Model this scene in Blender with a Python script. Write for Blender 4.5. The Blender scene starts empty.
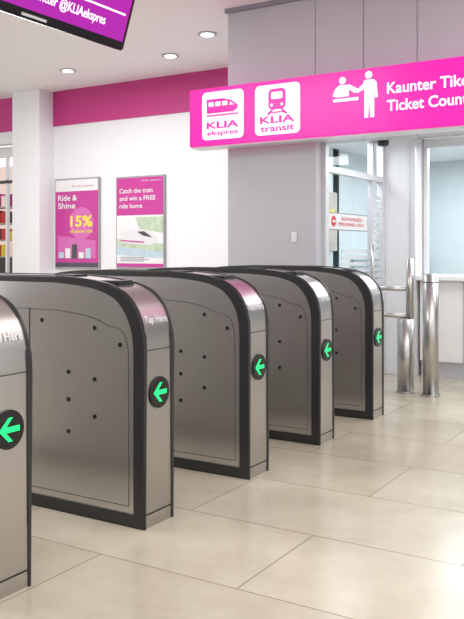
import bpy, bmesh, math, random
from mathutils import Vector
random.seed(3)
S=bpy.context.scene
COL=S.collection
# ---------------------------------------------------------------- materials
def new_mat(name):
    m=bpy.data.materials.new(name); m.use_nodes=True
    nt=m.node_tree; b=nt.nodes["Principled BSDF"]
    return m,nt,b
def pmat(name,col,rough=0.5,metal=0.0,emis=None,estr=0.0,noise=0.04,nscale=6.0,spec=None,bump=0.0):
    m,nt,b=new_mat(name)
    N=nt.nodes; L=nt.links
    tc=N.new("ShaderNodeTexCoord"); nz=N.new("ShaderNodeTexNoise")
    nz.inputs["Scale"].default_value=nscale; nz.inputs["Detail"].default_value=3
    L.new(tc.outputs["Object"],nz.inputs["Vector"])
    mx=N.new("ShaderNodeMix"); mx.data_type='RGBA'
    mx.inputs[6].default_value=(*[c*(1-noise) for c in col],1)
    mx.inputs[7].default_value=(*[min(1,c*(1+noise)) for c in col],1)
    L.new(nz.outputs["Fac"],mx.inputs[0]); L.new(mx.outputs[2],b.inputs["Base Color"])
    b.inputs["Roughness"].default_value=rough; b.inputs["Metallic"].default_value=metal
    if spec is not None: b.inputs["Specular IOR Level"].default_value=spec
    if emis: 
        b.inputs["Emission Color"].default_value=(*emis,1); b.inputs["Emission Strength"].default_value=estr
    return m
def steel_mat(name,col,rough,stretch=(2,2,60),rv=0.12,bump=0.03,metal=1,var=.08):
    m,nt,b=new_mat(name); N=nt.nodes; L=nt.links
    tc=N.new("ShaderNodeTexCoord"); mp=N.new("ShaderNodeMapping"); mp.inputs["Scale"].default_value=stretch
    nz=N.new("ShaderNodeTexNoise"); nz.inputs["Scale"].default_value=6; nz.inputs["Detail"].default_value=2
    L.new(tc.outputs["Object"],mp.inputs[0]); L.new(mp.outputs[0],nz.inputs["Vector"])
    n2=N.new("ShaderNodeTexNoise"); n2.inputs["Scale"].default_value=1.3; n2.inputs["Detail"].default_value=1
    L.new(tc.outputs["Object"],n2.inputs["Vector"])
    mx=N.new("ShaderNodeMix"); mx.data_type='RGBA'
    mx.inputs[6].default_value=(*[c*(1-var) for c in col],1); mx.inputs[7].default_value=(*[min(1,c*(1+var)) for c in col],1)
    L.new(nz.outputs["Fac"],mx.inputs[0]); L.new(mx.outputs[2],b.inputs["Base Color"])
    mr=N.new("ShaderNodeMapRange"); mr.inputs[3].default_value=rough-rv/2; mr.inputs[4].default_value=rough+rv/2
    L.new(n2.outputs["Fac"],mr.inputs[0]); L.new(mr.outputs[0],b.inputs["Roughness"])
    b.inputs["Metallic"].default_value=metal
    if bump>0:
        bp=N.new("ShaderNodeBump"); bp.inputs["Strength"].default_value=bump; bp.inputs["Distance"].default_value=.01
        L.new(nz.outputs["Fac"],bp.inputs["Height"]); L.new(bp.outputs[0],b.inputs["Normal"])
    return m
M={}
M['steel']=steel_mat("brushed_steel",(.52,.50,.48),.30)
M['steel_side']=steel_mat("steel_side",(.58,.57,.56),.24,stretch=(50,2,.6),metal=.92,bump=0,rv=.08,var=.05)
M['steel_post']=steel_mat("steel_post",(.50,.49,.48),.3,bump=.01)
M['black']=pmat("black_rubber",(.022,.022,.024),.32)
M['plinth']=pmat("plinth_dark",(.05,.048,.046),.4)
M['hole']=pmat("sensor_black",(.006,.006,.006),.25)
M['green']=pmat("led_green",(0,.4,.1),.4,emis=(.01,.85,.22),estr=1.15)
M['white_txt']=pmat("white_print",(.74,.74,.78),.5)
M['wall']=pmat("wall_paint",(.79,.79,.83),.55,noise=.015)
M['ceil']=pmat("ceiling_paint",(.88,.88,.90),.7,noise=.015)
M['grey_wall']=pmat("grey_cladding",(.50,.50,.545),.4,noise=.02,nscale=2)
M['joint']=pmat("joint_dark",(.25,.25,.29),.6)
M['magenta_paint']=pmat("magenta_paint",(.50,.03,.21),.5)
M['sign_mag']=pmat("sign_magenta",(.65,.01,.32),.25,emis=(.80,.008,.40),estr=.55)
M['sign_white']=pmat("sign_white",(.9,.85,.9),.3,emis=(1,.93,1),estr=.45)
M['frame']=pmat("alu_frame",(.72,.72,.75),.35,metal=.3)
M['poster_frame']=pmat("poster_frame_alu",(.36,.36,.38),.35,metal=.5)
M['white_frame']=pmat("white_frame",(.78,.78,.80),.4)
M['counter']=pmat("counter_laminate",(.78,.77,.76),.35)
M['poster_mag']=pmat("poster_magenta",(.50,.035,.28),.3)
M['poster_pink']=pmat("poster_pink",(.60,.13,.42),.3)
M['poster_white']=pmat("poster_white",(.76,.76,.78),.3)
M['poster_yellow']=pmat("poster_yellow",(.85,.72,.05),.3)
M['poster_green']=pmat("poster_green",(.46,.56,.42),.3,noise=.45,nscale=14)
M['poster_blue']=pmat("poster_blue",(.45,.58,.68),.3,noise=.2,nscale=18)
M['poster_dark']=pmat("poster_dark",(.06,.06,.08),.3)
M['red']=pmat("red_enamel",(.7,.04,.04),.4)
M['tvblack']=pmat("tv_black",(.01,.01,.012),.2)
M['tvscreen']=pmat("tv_screen",(.2,.01,.16),.2,emis=(.36,.015,.40),estr=.8)
M['tvtext']=pmat("tv_text",(.9,.9,.9),.3,emis=(1,.9,1),estr=.7)
M['lamp']=pmat("lamp_lens",(1,1,1),.4,emis=(1,.98,.95),estr=9)
M['lampring']=pmat("lamp_ring",(.45,.45,.46),.4)
M['shop_dark']=pmat("shop_dark",(.07,.06,.06),.5)
M['shop_warm_glow']=pmat("shop_warm_glow",(.75,.62,.56),.5,emis=(1,.75,.65),estr=.3)  # warm shop lighting put into the surface as a glow, no lamp inside
M['office']=pmat("office_wall",(.68,.74,.76),.6)
M['blue_grey']=pmat("blue_grey",(.46,.58,.64),.5)
M['wood']=pmat("beige_panel",(.55,.5,.42),.5)
M['reflection_dark']=pmat("reflection_column_dark",(.12,.12,.12),.5)  # dark tone for the added columns mirrored in the gate steel
g,nt,b=new_mat("glass_pane"); N=nt.nodes; L=nt.links; N.remove(b)
out=[n for n in N if n.type=='OUTPUT_MATERIAL'][0]
tr=N.new("ShaderNodeBsdfTransparent"); tr.inputs[0].default_value=(.93,.97,.98,1)
gl=N.new("ShaderNodeBsdfGlossy"); gl.inputs["Roughness"].default_value=.02
fr=N.new("ShaderNodeLayerWeight"); fr.inputs[0].default_value=.2
mx=N.new("ShaderNodeMixShader"); L.new(fr.outputs["Fresnel"],mx.inputs[0]); L.new(tr.outputs[0],mx.inputs[1]); L.new(gl.outputs[0],mx.inputs[2]); L.new(mx.outputs[0],out.inputs[0])
M['glass']=g
fz,nt,b=new_mat("frosted_film"); b.inputs["Base Color"].default_value=(.74,.77,.79,1); b.inputs["Alpha"].default_value=.6; b.inputs["Roughness"].default_value=.6
M['frost']=fz
# floor
fm,nt,b=new_mat("floor_tiles"); N=nt.nodes; L=nt.links
tc=N.new("ShaderNodeTexCoord"); mp=N.new("ShaderNodeMapping"); mp.inputs["Location"].default_value=(.81,.07,0)
br=N.new("ShaderNodeTexBrick"); br.offset=.5; br.squash=1
br.inputs["Scale"].default_value=1; br.inputs["Brick Width"].default_value=1.2; br.inputs["Row Height"].default_value=.6
br.inputs["Mortar Size"].default_value=.0035; br.inputs["Mortar Smooth"].default_value=.3
br.inputs["Color1"].default_value=(.495,.45,.36,1); br.inputs["Color2"].default_value=(.555,.51,.42,1); br.inputs["Mortar"].default_value=(.28,.245,.19,1)
L.new(tc.outputs["Object"],mp.inputs[0]); L.new(mp.outputs[0],br.inputs["Vector"])
nz=N.new("ShaderNodeTexNoise"); nz.inputs["Scale"].default_value=2.3; nz.inputs["Detail"].default_value=9; nz.inputs["Roughness"].default_value=.68
L.new(tc.outputs["Object"],nz.inputs["Vector"])
rp=N.new("ShaderNodeValToRGB"); rp.color_ramp.elements[0].position=.32; rp.color_ramp.elements[0].color=(.82,.80,.765,1); rp.color_ramp.elements[1].position=.66; rp.color_ramp.elements[1].color=(1,1,1,1)
L.new(nz.outputs["Fac"],rp.inputs[0])
mm=N.new("ShaderNodeMix"); mm.data_type='RGBA'; mm.blend_type='MULTIPLY'; mm.inputs[0].default_value=1
L.new(br.outputs["Color"],mm.inputs[6]); L.new(rp.outputs[0],mm.inputs[7]); L.new(mm.outputs[2],b.inputs["Base Color"])
mr=N.new("ShaderNodeMapRange"); mr.inputs[3].default_value=.13; mr.inputs[4].default_value=.28
L.new(nz.outputs["Fac"],mr.inputs[0]); L.new(mr.outputs[0],b.inputs["Roughness"])
b.inputs["Specular IOR Level"].default_value=.55
bp=N.new("ShaderNodeBump"); bp.inputs["Strength"].default_value=.15; bp.inputs["Distance"].default_value=.003; bp.invert=True
L.new(br.outputs["Fac"],bp.inputs["Height"]); L.new(bp.outputs[0],b.inputs["Normal"])
M['floor']=fm
# ---------------------------------------------------------------- helpers
def add(name,me,mat=None,parent=None):
    o=bpy.data.objects.new(name,me); COL.objects.link(o)
    if mat and not me.materials: me.materials.append(M[mat])
    if parent: o.parent=parent
    return o
def empty(name,loc=(0,0,0),rot=(0,0,0)):
    e=bpy.data.objects.new(name,None); e.location=loc; e.rotation_euler=rot; e.empty_display_size=.2; COL.objects.link(e); return e
def bm_mesh(name,bm):
    bmesh.ops.recalc_face_normals(bm,faces=bm.faces)
    me=bpy.data.meshes.new(name); bm.to_mesh(me); bm.free(); return me
def box(name,x,y,z,mat,parent=None,bev=0.0):
    bm=bmesh.new(); bmesh.ops.create_cube(bm,size=1)
    for v in bm.verts:
        v.co=Vector(((x[0]+x[1])/2+v.co.x*(x[1]-x[0]),(y[0]+y[1])/2+v.co.y*(y[1]-y[0]),(z[0]+z[1])/2+v.co.z*(z[1]-z[0])))
    if bev: bmesh.ops.bevel(bm,geom=bm.edges[:],offset=bev,segments=2,affect='EDGES')
    return add(name,bm_mesh(name,bm),mat,parent)
def quad(name,pts,mat,parent=None):
    bm=bmesh.new(); bm.faces.new([bm.verts.new(p) for p in pts]); me=bpy.data.meshes.new(name); bm.to_mesh(me); bm.free(); return add(name,me,mat,parent)
def prism_me(name,pts,y0,y1,bev=0):
    bm=bmesh.new()
    a=[bm.verts.new((p[0],y0,p[1])) for p in pts]; c=[bm.verts.new((p[0],y1,p[1])) for p in pts]
    n=len(pts); f0=bm.faces.new(a); f1=bm.faces.new(c[::-1])
    for i in range(n): bm.faces.new((a[i],c[i],c[(i+1)%n],a[(i+1)%n]))
    if bev: 
        ed=set(f0.edges)|set(f1.edges); bmesh.ops.bevel(bm,geom=list(ed),offset=bev,segments=2,affect='EDGES')
    return bm_mesh(name,bm)
def ring_me(name,out,inn,y0,y1,bev=0):
    bm=bmesh.new(); n=len(out)
    V=[[bm.verts.new((p[0],y,p[1])) for p in L_] for (L_,y) in ((out,y0),(inn,y0),(out,y1),(inn,y1))]
    for i in range(n):
        j=(i+1)%n
        bm.faces.new((V[0][i],V[0][j],V[1][j],V[1][i])); bm.faces.new((V[2][i],V[3][i],V[3][j],V[2][j]))
        bm.faces.new((V[0][i],V[2][i],V[2][j],V[0][j])); bm.faces.new((V[1][i],V[1][j],V[3][j],V[3][i]))
    if bev:
        s0=set(V[0]); s2=set(V[2])
        oe=[e for e in bm.edges if (e.verts[0] in s0 and e.verts[1] in s0) or (e.verts[0] in s2 and e.verts[1] in s2)]
        bmesh.ops.bevel(bm,geom=oe,offset=bev,segments=3,affect='EDGES')
    return bm_mesh(name,bm)
def cyl(name,c,r,z0,z1,mat,parent=None,axis='Z',seg=40,bev=0.0,r2=None):
    bm=bmesh.new(); bmesh.ops.create_cone(bm,cap_ends=True,segments=seg,radius1=r,radius2=r if r2 is None else r2,depth=z1-z0)
    if bev: bmesh.ops.bevel(bm,geom=[e for e in bm.edges if len(e.link_faces)==2 and abs(e.verts[0].co.z-e.verts[1].co.z)<1e-6],offset=bev,segments=3,affect='EDGES')
    for v in bm.verts:
        x,y,z=v.co; z+=(z0+z1)/2
        if axis=='Z': v.co=(c[0]+x,c[1]+y,z)
        elif axis=='X': v.co=(z,c[0]+x,c[1]+y)
        else: v.co=(c[0]+x,z,c[1]+y)
    for f in bm.faces: f.smooth=len(f.verts)==4
    return add(name,bm_mesh(name,bm),mat,parent)
def text_mesh(s,w,h,bold=.0):
    cu=bpy.data.curves.new("t",'FONT'); cu.body=s; cu.size=1; cu.offset=bold; cu.resolution_u=3
    o=bpy.data.objects.new("t",cu); COL.objects.link(o); bpy.context.view_layer.update()
    dg=bpy.context.evaluated_depsgraph_get()
    me=bpy.data.meshes.new_from_object(o.evaluated_get(dg)); bpy.data.objects.remove(o)
    xs=[v.co.x for v in me.vertices]; ys=[v.co.y for v in me.vertices]
    for v in me.vertices:
        v.co.x=(v.co.x-min(xs))/(max(xs)-min(xs))*w; v.co.y=(v.co.y-min(ys))/(max(ys)-min(ys))*h; v.co.z=0
    me.materials.clear(); return me
def wtext(name,s,x,y,z,w,h,mat,parent=None,bold=.0):
    me=text_mesh(s,w,h,bold)
    for v in me.vertices: v.co=Vector((x+v.co.x,y,z+v.co.y))
    return add(name,me,mat,parent)
def flat(name,pts,y,mat,parent=None,t=.002):
    return add(name,prism_me(name,pts,y-t,y),mat,parent)
def disc(cx,cz,r,n=24,sx=1,sz=1): return [(cx+r*sx*math.cos(2*math.pi*i/n),cz+r*sz*math.sin(2*math.pi*i/n)) for i in range(n)]
def rrect(x0,x1,z0,z1,r,n=5):
    P=[]
    for cx,cz,a in ((x1-r,z1-r,0),(x0+r,z1-r,90),(x0+r,z0+r,180),(x1-r,z0+r,270)):
        for i in range(n+1):
            t=math.radians(a+90*i/n); P.append((cx+r*math.cos(t),cz+r*math.sin(t)))
    return P
# ---------------------------------------------------------------- room shell
CZ=3.18; WY=7.53
box("floor",(-12,3.5),(-5,10),(-.1,0),'floor')
box("ceiling",(-12,3.5),(-5,10),(CZ,CZ+.1),'ceil')
wl=empty("wall_rear")
box("wall_panel",(-7.4,-3.4),(WY,WY+.15),(0,CZ),'wall',wl)
box("wall_header",(-12,-7.4),(WY,WY+.15),(2.58,CZ),'wall',wl)
box("wall_return",(-12,-9.6),(WY,WY+.15),(0,2.58),'wall',wl)
box("magenta_band",(-12,-3.46),(WY-.02,WY),(2.74,CZ),'magenta_paint',wl)
box("white_column",(-7.76,-7.28),(7.27,7.66),(0,CZ),'wall',None,.004)
box("baseboard_rear",(-7.27,-3.56),(WY-.015,WY),(0,.09),'frame')
for i,x in enumerate((-9.5,-7.2,-5.2,-3.0,-.5,1.8)):
    cyl("reflection_column",(x,-4.3),.30,0,CZ,'reflection_dark',None,seg=48)  # unseen columns added behind the camera to give the steel sides dark reflections
# shop beyond opening
sh=empty("shop_front")
box("shop_back",(-12,-7.4),(9.7,9.8),(0,2.6),'shop_warm_glow',sh)
box("shop_fascia",(-9.6,-7.78),(7.75,7.8),(2.44,2.58),'white_frame',sh)
for i,x in enumerate((-9.3,-8.85,-8.4)): box("shop_mullion_%d"%i,(x,x+.03),(7.75,7.8),(0,2.44),'frame',sh)
box("shop_transom",(-9.6,-7.78),(7.75,7.8),(2.08,2.12),'shop_dark',sh)
pal=['red','wood','poster_mag','shop_warm_glow','poster_yellow','poster_white','poster_blue','shop_dark']
for i in range(5):
    x=-9.6+i*.42
    box("shelf_unit_%d"%i,(x,x+.40),(8.5,8.8),(0,1.05),'shop_dark',sh,.01)
    for r in range(4):
        box("shelf_board_%d_%d"%(i,r),(x,x+.40),(8.5,8.75),(1.05+.25*r,1.07+.25*r),'wood',sh)
        for q in range(4):
            box("goods_%d_%d_%d"%(i,r,q),(x+.01+.095*q,x+.09+.095*q),(8.5,8.65),(1.07+.25*r,1.07+.25*r+random.uniform(.12,.21)),pal[random.choice([0,0,0,1,2,2,3,4,7])],sh)
PY=5.72
gw=empty("wall_grey")
box("bulkhead",(-2.73,2.6),(PY,PY+.25),(2.02,CZ),'grey_wall',gw)
box("pillar_face",(-3.545,-2.73),(PY,PY+.12),(0,CZ),'grey_wall',gw)
box("pillar_side",(-3.545,-3.45),(PY+.12,WY),(0,CZ),'grey_wall',gw)
for i,x in enumerate((-2.735,-2.33,-1.91,-1.1,-.3,.5)):
    box("joint_%d"%i,(x-.003,x+.003),(PY-.002,PY+.01),(2.0,CZ),'joint',gw)
box("trim_top",(-3.56,2.6),(PY-.03,PY),(CZ-.035,CZ),'joint',gw)
sw=empty("wall_switch"); box("plate",(-2.945,-2.895),(PY-.012,PY),(1.22,1.30),'white_frame',sw,.003); box("rocker",(-2.93,-2.91),(PY-.016,PY-.01),(1.24,1.28),'poster_white',sw)
# ---------------------------------------------------------------- ticket office
OX=-2.73
wol=empty("wall_office_left")
box("lining",(-3.45,-3.40),(PY+.12,10),(0,2.62),'office',wol)
box("pinboard",(-3.40,-3.385),(6.5,7.6),(1.15,1.75),'wood',wol)
for i in range(6): box("paper_%d"%i,(-3.385,-3.382),(6.56+.17*i,6.69+.17*i),(1.25+.06*(i%3),1.45+.06*(i%3)),['poster_white','poster_blue','poster_yellow'][i%3],wol)
box("wall_office_rear",(-3.4,2.6),(9.3,9.4),(0,2.62),'office')
box("wall_office_right",(2.6,2.7),(PY,9.4),(0,CZ),'grey_wall')
box("ceiling_office",(-3.4,2.6),(7.3,9.3),(2.2,2.26),'ceil')
box("ceiling_recess",(OX+.0,2.6),(PY+.25,7.2),(2.2,2.26),'ceil')
box("ceiling_staff",(-3.4,OX),(PY+.12,7.3),(2.2,2.26),'ceil')
gs=empty("glass_partition")
def bx(n,y0,y1,z0,z1,m,t=.03): return box(n,(OX-t,OX+t),(y0,y1),(z0,z1),m,gs)
bx("stile_front",PY+.12,PY+.18,0,2.2,'frame'); bx("stile_mid",6.86,6.9,0,2.2,'frame',.025); bx("stile_rear",7.1,7.16,0,2.2,'frame')
bx("head_rail",PY+.18,7.1,1.79,1.84,'frame'); bx("top_rail",PY+.18,7.1,2.13,2.2,'frame'); bx("kick_rail",PY+.18,7.1,0,.12,'frame')
quad("pane",[(OX,PY+.18,.12),(OX,7.1,.12),(OX,7.1,2.13),(OX,PY+.18,2.13)],'glass',gs)
for i in range(7):
    box("film_strip_%d"%i,(OX+.006,OX+.009),(6.2,6.85),(.80+i*.055,.835+i*.055),'frost',gs)
for i in range(16):
    box("film_bar_%d"%i,(OX+.006,OX+.009),(6.92,7.09),(.80+i*.055,.835+i*.055),'frost',gs)
cyl("door_handle",(OX+.05,6.78),.014,.75,1.2,'steel_post',gs)
nt_=empty("door_notice",(OX+.012,5.93,1.33),(0,0,math.radians(90)))
box("edge",(-.008,.838),(.001,.007),(-.008,.138),'joint',nt_)
box("board",(0,.83),(0,.006),(0,.13),'poster_white',nt_); 
flat("no_entry_disc",disc(.1,.065,.045),-.001,'red',nt_); flat("no_entry_bar",[(.07,.055),(.13,.055),(.13,.075),(.07,.075)],-.004,'poster_white',nt_)
wtext("line_1","AUTHORISED",.25,-.003,.075,.45,.03,'red',nt_); wtext("line_2","PERSONNEL ONLY",.2,-.003,.03,.55,.03,'red',nt_)
oc=empty("office_column"); box("core",(-2.70,-2.41),(7.16,7.5),(0,2.2),'wall',oc,.004); box("cover_strip",(-2.44,-2.40),(7.13,7.16),(0,2.2),'frame',oc)
tw=empty("ticket_counter")
box("base",(-2.38,1.8),(7.20,7.75),(.14,.88),'counter',tw,.004)
box("kick",(-2.38,1.8),(7.24,7.7),(0,.14),'grey_wall',tw)
box("top",(-2.40,1.8),(7.14,7.85),(.88,.92),'white_frame',tw,.006)
for i in range(5): box("panel_joint_%d"%i,(-2.38+.8*i+.4-.003,-2.38+.8*i+.4+.003),(7.197,7.21),(.14,.88),'joint',tw)
win=empty("window_1")
quad("pane",[(-2.4,7.405,.92),(1.8,7.405,.92),(1.8,7.405,2.16),(-2.4,7.405,2.16)],'glass',win)
box("head",(-2.4,1.8),(7.37,7.44),(2.12,2.2),'frame',win)
for i,x in enumerate((-2.4,-1.2,0,1.2)): box("mullion_%d"%i,(x,x+.035),(7.37,7.44),(.92,2.12),'frame',win)
cab=empty("filing_cabinet"); box("carcass",(-3.38,-2.95),(8.0,9.2),(0,1.1),'blue_grey',cab,.01)
for i in range(3): box("drawer_%d"%i,(-2.95,-2.935),(8.03,9.17),(.05+.35*i,.37+.35*i),'white_frame',cab,.004)
scr=empty("back_screen"); box("panel",(-2.3,1.6),(8.6,8.65),(0,1.25),'blue_grey',scr,.01); box("cap",(-2.3,1.6),(8.58,8.67),(1.25,1.28),'frame',scr)
mon=empty("computer_monitor"); box("display",(-2.02,-1.62),(7.62,7.65),(1.00,1.25),'poster_dark',mon,.005); box("neck",(-1.85,-1.79),(7.63,7.66),(.94,1.05),'poster_dark',mon); box("foot",(-1.94,-1.70),(7.57,7.72),(.921,.94),'poster_dark',mon,.004)
cam_=empty("security_camera"); cyl("dome",(-2.62,6.9),.05,2.10,2.17,'tvblack',cam_,bev=.01); cyl("base",(-2.62,6.9),.055,2.17,2.2,'white_frame',cam_)
for i,(x,y) in enumerate(((-3.05,6.3),(-3.05,7.0),(-2.0,7.9),(-1.2,7.9),(-.3,7.9),(-2.0,6.6),(-1.2,6.6))):
    e=empty("office_downlight"); cyl("ring",(x,y),.07,2.185,2.2,'lampring',e); cyl("lens",(x,y),.055,2.18,2.19,'lamp',e)
# ---------------------------------------------------------------- overhead sign
SY=5.47
sg=empty("overhead_sign")
box("lightbox",(-3.77,-.2),(SY+.004,SY+.24),(2.01,2.48),'sign_mag',sg,.006)
box("return_edge",(-3.775,-.195),(SY+.03,SY+.2),(2.0,2.01),'frame',sg)
for i,x in enumerate((-3.2,-1.8,-.5)): box("bracket_%d"%i,(x,x+.05),(SY+.2,PY),(2.2,2.3),'frame',sg)
def logo(x0,x1,front):
    z0,z1=2.055,2.445
    flat("tile",rrect(x0,x1,z0,z1,.04),SY+.004,'sign_white',sg,.003)
    cx=(x0+x1)/2; y=SY-.001; w=x1-x0
    if front:
        flat("train_body",rrect(cx-.075,cx+.075,2.25,2.41,.035),y,'sign_mag',sg)
        flat("train_window",rrect(cx-.05,cx+.05,2.33,2.385,.012),y-.003,'sign_white',sg)
        for s in(-1,1):
            flat("headlight",disc(cx+s*.045,2.285,.012,12),y-.003,'sign_white',sg)
            flat("rail",[(cx+s*.05,2.25),(cx+s*.03,2.25),(cx+s*.07,2.21),(cx+s*.095,2.21)],y,'sign_mag',sg)
        flat("sleeper",[(cx-.075,2.222),(cx+.075,2.222),(cx+.075,2.232),(cx-.075,2.232)],y,'sign_mag',sg)
    else:
        flat("train_body",[(cx-.15,2.27),(cx+.1,2.27),(cx+.14,2.29),(cx+.145,2.32),(cx+.08,2.365),(cx+.0,2.385),(cx-.15,2.385)],y,'sign_mag',sg)
        for i in range(3): flat("train_window",rrect(cx-.13+.065*i,cx-.08+.065*i,2.325,2.36,.006),y-.003,'sign_white',sg)
        flat("cab_window",[(cx+.07,2.325),(cx+.115,2.325),(cx+.075,2.35)],y-.003,'sign_white',sg)
        flat("track",[(cx-.15,2.245),(cx+.15,2.245),(cx+.15,2.257),(cx-.15,2.257)],y,'sign_mag',sg)
    wtext("logo_name","KLIA",x0+.045,y,2.145,w-.09,.055,'sign_mag',sg,.03)
    wtext("logo_sub","transit" if front else "ekspres",x0+.05,y,2.08,w-.1,.048,'sign_mag',sg,.02)
logo(-3.64,-3.245,False); logo(-3.14,-2.745,True)
y=SY
def fl(n,p): flat(n,p,y+.004,'sign_white',sg)
fl("clerk_head",disc(-2.395,2.41,.027))
fl("clerk_torso",[(-2.445,2.29),(-2.345,2.29),(-2.345,2.34),(-2.30,2.31),(-2.27,2.315),(-2.27,2.335),(-2.335,2.375),(-2.42,2.378),(-2.455,2.35),(-2.475,2.30),(-2.455,2.295)])
fl("desk",[(-2.47,2.255),(-2.27,2.255),(-2.27,2.278),(-2.47,2.278)])
fl("passenger_head",disc(-2.19,2.43,.028)); 
fl("passenger_body",[(-2.225,2.395),(-2.15,2.395),(-2.128,2.37),(-2.12,2.26),(-2.14,2.26),(-2.147,2.33),(-2.147,2.12),(-2.177,2.12),(-2.185,2.24),(-2.193,2.12),(-2.223,2.12),(-2.223,2.33),(-2.28,2.305),(-2.285,2.328),(-2.235,2.365)])
wtext("text_line_1","Kaunter Tiket",-2.05,SY+.001,2.275,.62,.082,'sign_white',sg,.02)
wtext("text_line_2","Ticket Counter",-2.05,SY+.001,2.15,.67,.082,'sign_white',sg,.02)
# ---------------------------------------------------------------- posters
def poster(x0,x1,z0,z1,kind):
    p=empty("wall_poster"); y=WY
    box("frame",(x0,x1),(y-.03,y),(z0,z1),'poster_frame',p,.004)
    a,b2,c,d=x0+.02,x1-.02,z0+.02,z1-.02; w=b2-a; h=d-c
    if kind==0:
        box("sheet",(a,b2),(y-.033,y-.03),(c,d),'poster_mag',p)
        box("header",(a,b2),(y-.035,y-.033),(d-.13*h,d),'poster_white',p)
        wtext("brand_line","KLIA ekspres",a+.4*w,y-.037,d-.09*h,.5*w,.03,'poster_mag',p)
        flat("photo_patch",[(a+.05*w,c+.36*h),(a+.05*w,c+.1*h),(b2-.05*w,c+.1*h),(b2-.05*w,c+.30*h)],y-.0335,'poster_pink',p)
        flat("offer_disc",disc(a+.62*w,c+.5*h,.2,28),y-.0338,'poster_pink',p)
        wtext("headline_1","Ride &",a+.06*w,y-.038,d-.24*h,.46*w,.075,'poster_white',p,.02)
        wtext("headline_2","Shine",a+.06*w,y-.038,d-.33*h,.42*w,.075,'poster_white',p,.02)
        wtext("offer","15%",a+.36*w,y-.038,c+.46*h,.52*w,.14,'poster_yellow',p,.03)
        wtext("offer_sub","off selected rides",a+.36*w,y-.038,c+.39*h,.52*w,.045,'poster_yellow',p,.01)
        for i in range(5): flat("luggage",rrect(a+.08*w+.16*w*i,a+.2*w+.16*w*i,c+.10*h,c+(.17+.045*(i%3))*h,.01),y-.0375,['poster_blue','poster_white','poster_dark','poster_white','poster_blue'][i],p)
        box("footer",(a,b2),(y-.035,y-.033),(c,c+.05*h),'poster_dark',p)
    else:
        box("sheet",(a,b2),(y-.033,y-.03),(c,d),'poster_white',p)
        box("header",(a,b2),(y-.035,y-.033),(d-.42*h,d),'poster_mag',p)
        wtext("brand_line","KLIA ekspres",a+.55*w,y-.037,d-.05*h,.4*w,.025,'poster_white',p)
        for i,s in enumerate(("Catch the train","and win a FREE","ride home")):
            wtext("headline_%d"%i,s,a+.06*w,y-.037,d-(.17+.085*i)*h,[.72,.78,.5][i]*w,.055,'poster_white',p,.012)
        flat("photo_green",[(a+.5*w,c+.42*h),(b2,c+.38*h),(b2,c+.56*h),(a+.4*w,c+.56*h)],y-.033,'poster_green',p)
        flat("photo_ground",[(a,c+.22*h),(b2,c+.16*h),(b2,c+.26*h),(a,c+.32*h)],y-.033,'poster_green',p)
        flat("photo_blue",[(a,c+.14*h),(b2,c+.10*h),(b2,c+.17*h),(a,c+.23*h)],y-.034,'poster_blue',p)
        flat("train_body",[(a+.1*w,c+.27*h),(a+.75*w,c+.24*h),(a+.88*w,c+.29*h),(a+.80*w,c+.36*h),(a+.6*w,c+.42*h),(a+.3*w,c+.42*h),(a+.1*w,c+.38*h)],y-.036,'frame',p)
        flat("train_glass",[(a+.58*w,c+.35*h),(a+.78*w,c+.33*h),(a+.60*w,c+.40*h),(a+.45*w,c+.395*h)],y-.039,'poster_dark',p)
        flat("train_stripe",[(a+.1*w,c+.29*h),(a+.6*w,c+.27*h),(a+.6*w,c+.285*h),(a+.1*w,c+.305*h)],y-.039,'poster_mag',p)
        for i in range(3): box("small_print_%d"%i,(a+.08*w,a+(.6+.1*(i%2))*w),(y-.035,y-.033),(c+.065*h+.02*i,c+.073*h+.02*i),'joint',p)
        box("footer",(a,b2),(y-.035,y-.033),(c,c+.04*h),'poster_mag',p)
poster(-7.24,-6.50,.93,2.06,0); poster(-6.24,-5.51,.94,2.04,1)
# ---------------------------------------------------------------- TV
tv=empty("hanging_television",(-2.8,2.08,2.245),(math.radians(18),0,math.radians(90)))
TW=1.35; TH=.74
box("bezel",(0,TW),(.0,.07),(0,TH),'tvblack',tv,.008)
box("screen",(.03,TW-.03),(-.003,.0),(.045,TH-.03),'tvscreen',tv)
box("logo_strip",(TW/2-.08,TW/2+.08),(-.004,0),(.012,.025),'frame',tv)
wtext("caption_1","Like us on Facebook & Twitter @KLIAekspres",.10,-.006,.085,1.05,.065,'tvtext',tv,.015)
flat("banner",[(.06,.18),(TW-.06,.18),(TW-.06,.19),(.06,.19)],-.004,'tvtext',tv)
wtext("caption_2","facebook.com/KLIAekspres",.25,-.006,.25,1.0,.08,'tvtext',tv,.02)
flat("screen_flash",[(.5,.38),(1.25,.38),(1.25,.68),(.7,.68)],-.004,'tvtext',tv)
flat("screen_flash_band",[(.05,.38),(.45,.38),(.65,.68),(.05,.68)],-.004,'sign_mag',tv)
hp=empty("television_hanger"); cyl("pole",(-2.86,2.75),.02,2.75,CZ,'frame',hp); cyl("ceiling_plate",(-2.86,2.75),.06,CZ-.02,CZ,'frame',hp)
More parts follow.
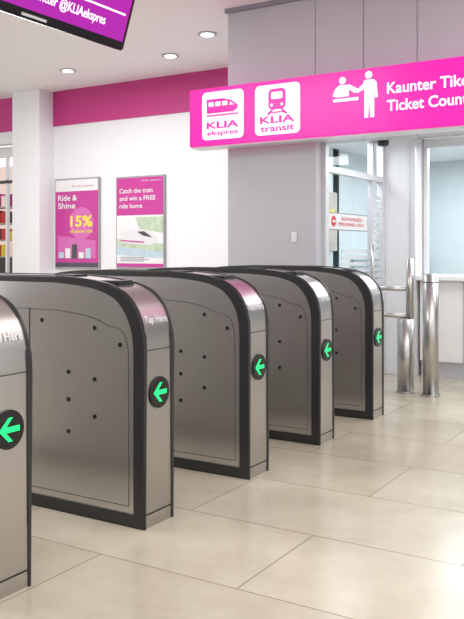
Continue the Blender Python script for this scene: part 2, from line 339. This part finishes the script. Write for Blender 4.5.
# ---------------------------------------------------------------- fare gates
GL=1.55; GW=.215
key=[(0,.60),(0,.72),(-.004,.80),(-.016,.86),(-.042,.915),(-.085,.962),(-.14,.994),(-.22,1.017),(-.33,1.032),(-.5,1.042),(-.77,1.047)]
def cr(p0,p1,p2,p3,t):
    return tuple(.5*((2*p1[i])+(-p0[i]+p2[i])*t+(2*p0[i]-5*p1[i]+4*p2[i]-p3[i])*t*t+(-p0[i]+3*p1[i]-3*p2[i]+p3[i])*t**3) for i in (0,1))
front=[(0,0)]
for i in range(1,len(key)-2):
    for k in range(4): front.append(cr(key[i-1],key[i],key[i+1],key[i+2],k/4))
front.append(key[-2])
back=[(-GL-p[0],p[1]) for p in reversed(front)]
OUT=front+back
def offset(P,f):
    R=[];n=len(P)
    for i in range(n):
        a=Vector(P[i-1]);b_=Vector(P[i]);c=Vector(P[(i+1)%n])
        def nr(u,v):
            d=(v-u).normalized(); return Vector((-d.y,d.x))
        n1=nr(a,b_);n2=nr(b_,c)
        t1=f(n1);t2=f(n2)
        if n1.dot(n2)<.3: q=b_+n1*t1+n2*t2
        else:
            m_=(n1+n2).normalized(); q=b_+m_*((t1+t2)/2)
        R.append((q.x,q.y))
    return R
INN=offset(OUT,lambda n:(.055*abs(n.x)+.030*max(0,-n.y)+.055*max(0,n.y)))
CORE=offset(OUT,lambda n:.005*(abs(n.x)+max(0,-n.y)))
SEAM=offset(OUT,lambda n:(.082*abs(n.x)+.15*max(0,-n.y)+.085*max(0,n.y)))
SEAM2=offset(OUT,lambda n:(.0845*abs(n.x)+.1525*max(0,-n.y)+.0875*max(0,n.y)))
meshes=[]
def shade(me):
    for p in me.polygons: p.use_smooth=True
    try: me.set_sharp_from_angle(angle=math.radians(35))
    except Exception: pass
    return me
def reg(name,me,mat,sm=False):
    if sm: shade(me)
    me.materials.append(M[mat]); meshes.append((name,me))
reg("steel_shell",prism_me("steel_shell",CORE,.018,GW-.018),'steel',True)
for s,(a,b_) in enumerate(((0,.022),(GW-.022,GW))):
    reg("black_rim_%d"%s,ring_me("rim",OUT,INN,a,b_,.007),'black',True)
for s,(a,b_) in enumerate(((.006,.02),(GW-.02,GW-.006))):
    reg("side_panel_%d"%s,prism_me("side",INN,a,b_),'steel_side')
for s,(a,b_) in enumerate(((.0045,.007),(GW-.007,GW-.0045))):
    reg("panel_seam_%d"%s,ring_me("seam",SEAM,SEAM2,a,b_),'plinth')
def mbox(name,x,y,z,mat,bev=0):
    o=box("tmp",x,y,z,mat,None,bev); me=o.data; bpy.data.objects.remove(o); meshes.append((name,me))
mbox("rear_seam",(-.66,-.654),(.0045,.007),(.09,.895),'plinth')
mbox("flap_slot",(-.80,-.76),(.0035,.007),(.12,.86),'hole')
mbox("flap_edge",(-.79,-.77),(-.02,.004),(.25,.84),'red')
mbox("front_plinth_seam",(-.02,-.0025),(.022,GW-.022),(.055,.060),'hole')
mbox("front_panel_seam",(-.03,-.0025),(.022,GW-.022),(.735,.739),'plinth')
mbox("card_reader",(-.34,-.18),(.05,GW-.05),(.99,1.022),'black',.006)
mbox("ticket_slot",(-.56,-.44),(.06,GW-.06),(1.02,1.044),'black',.004)
def mcyl(name,x,z,r,ya,yb,mat,axis='Y'):
    o=cyl("tmp",(x,z),r,ya,yb,mat,None,axis,24); me=o.data; bpy.data.objects.remove(o); meshes.append((name,me))
for i,(x,z) in enumerate(((-.13,.756),(-.27,.82),(-.42,.62),(-.42,.50),(-.27,.44),(-.42,.36),(-.58,.84),(-.27,.60))):
    mcyl("sensor_%d"%i,x,z,.0095,.003,.012,'hole')
mcyl("arrow_lens",GW/2,.555,.066,-.004,.003,'hole','X')
A=[(-.045,0),(-.004,.040),(.014,.040),(-.016,.0095),(.044,.0095),(.044,-.0095),(-.016,-.0095),(.014,-.040),(-.004,-.040)]
bm=bmesh.new(); vs=[bm.verts.new((.0045,GW/2+p[0],.555+p[1])) for p in A]; vb=[bm.verts.new((.002,GW/2+p[0],.555+p[1])) for p in A]
bm.faces.new(vs); bm.faces.new(vb[::-1])
for i in range(len(A)): bm.faces.new((vs[i],vb[i],vb[(i+1)%len(A)],vs[(i+1)%len(A)]))
reg("green_arrow",bm_mesh("arrow",bm),'green')
tm=text_mesh("Tap Here",.155,.042,.015)
arc=[0]
for i in range(1,len(front)): arc.append(arc[-1]+(Vector(front[i])-Vector(front[i-1])).length)
s0=.84
for v in tm.vertices:
    s=s0+v.co.y; i=max(k for k in range(len(arc)) if arc[k]<=s); i=min(i,len(front)-2); t=(s-arc[i])/(arc[i+1]-arc[i])
    p=Vector(front[i]).lerp(Vector(front[i+1]),t); d=(Vector(front[i+1])-Vector(front[i])).normalized(); nrm=Vector((d.y,-d.x))
    v.co=Vector((p.x-nrm.x*.002,.030+v.co.x,p.y-nrm.y*.002))
reg("tap_here_text",tm,'white_txt')
for k,gy in enumerate((1.775,2.612,3.465,4.295,5.135)):
    g=empty("fare_gate",(-2.025,gy,0))
    for n,me in meshes: add(n,me,None,g)
# ---------------------------------------------------------------- swing barrier and posts
sb=empty("swing_barrier")
cyl("post",(-2.20,6.30),.068,0,.60,'steel_post',sb,bev=.008); cyl("base_ring",(-2.20,6.30),.08,0,.012,'steel_post',sb)
cyl("spindle",(-2.17,6.32),.032,.60,1.09,'steel_post',sb,bev=.006)
cyl("arm_upper",(6.32,.84),.018,-2.60,-2.17,'steel_post',sb,'X'); cyl("arm_lower",(6.32,.62),.018,-2.60,-2.17,'steel_post',sb,'X'); cyl("arm_end",(-2.60,6.32),.018,.60,.86,'steel_post',sb)
bo=empty("steel_bollard")
cyl("post",(-1.98,6.26),.062,0,.97,'steel_post',bo,bev=.01); cyl("base_ring",(-1.98,6.26),.075,0,.012,'steel_post',bo); cyl("cap_groove",(-1.98,6.26),.063,.90,.905,'plinth',bo)
# ---------------------------------------------------------------- ceiling lights
for (x,y) in ((-4.10,6.25),(-4.88,6.74),(-6.26,6.69),(-7.6,5.4),(-5.4,4.4),(-3.0,.5),(-1,1),(-1,4),(-5,1.5)):
    e=empty("ceiling_downlight"); cyl("ring",(x,y),.09,CZ-.012,CZ,'lampring',e); cyl("lens",(x,y),.058,CZ-.016,CZ-.006,'lamp',e)
vt=empty("ceiling_vent"); box("grille",(-4.2,-3.75),(6.9,7.2),(CZ-.012,CZ),'joint',vt)
def area(n,loc,sx,sy,p,col=(1,1,1),rot=(0,0,0)):
    l=bpy.data.lights.new(n,'AREA'); l.shape='RECTANGLE'; l.size=sx; l.size_y=sy; l.energy=p; l.color=col
    o=bpy.data.objects.new(n,l); o.location=loc; o.rotation_euler=rot; COL.objects.link(o)
area("ceiling_light_a",(-5.6,5.5,3.1),2.5,1.6,95,(1,.99,.98))
area("ceiling_light_b",(-4.5,1.5,3.1),2.5,2,100,(1,.98,.95))
area("ceiling_light_c",(.6,3.2,3.1),3.2,4.4,110,(1,.98,.95))
area("ceiling_light_d",(-.5,-1.5,3.1),3,2,85,(1,.98,.95))
area("office_light_a",(-1.5,8.2,2.15),2,.8,52,(.95,.98,1))
area("office_light_b",(-3.05,6.7,2.15),.4,1,12,(.95,.98,1))
area("office_light_c",(-1.3,6.5,2.15),1.6,.5,22)
w=bpy.data.worlds.new("world"); S.world=w; w.use_nodes=True
bg=w.node_tree.nodes["Background"]; bg.inputs[0].default_value=(.98,.97,.97,1); bg.inputs[1].default_value=1.4
cd=bpy.data.cameras.new("camera"); cam=bpy.data.objects.new("camera",cd); COL.objects.link(cam)
cam.location=(0,0,1.15); cam.rotation_euler=(math.radians(90),0,math.radians(31.5))
cd.sensor_width=36; cd.lens=800/619*36; cd.shift_y=-58.5/619; cd.clip_start=.05
S.camera=cam
S.view_settings.view_transform='Standard'
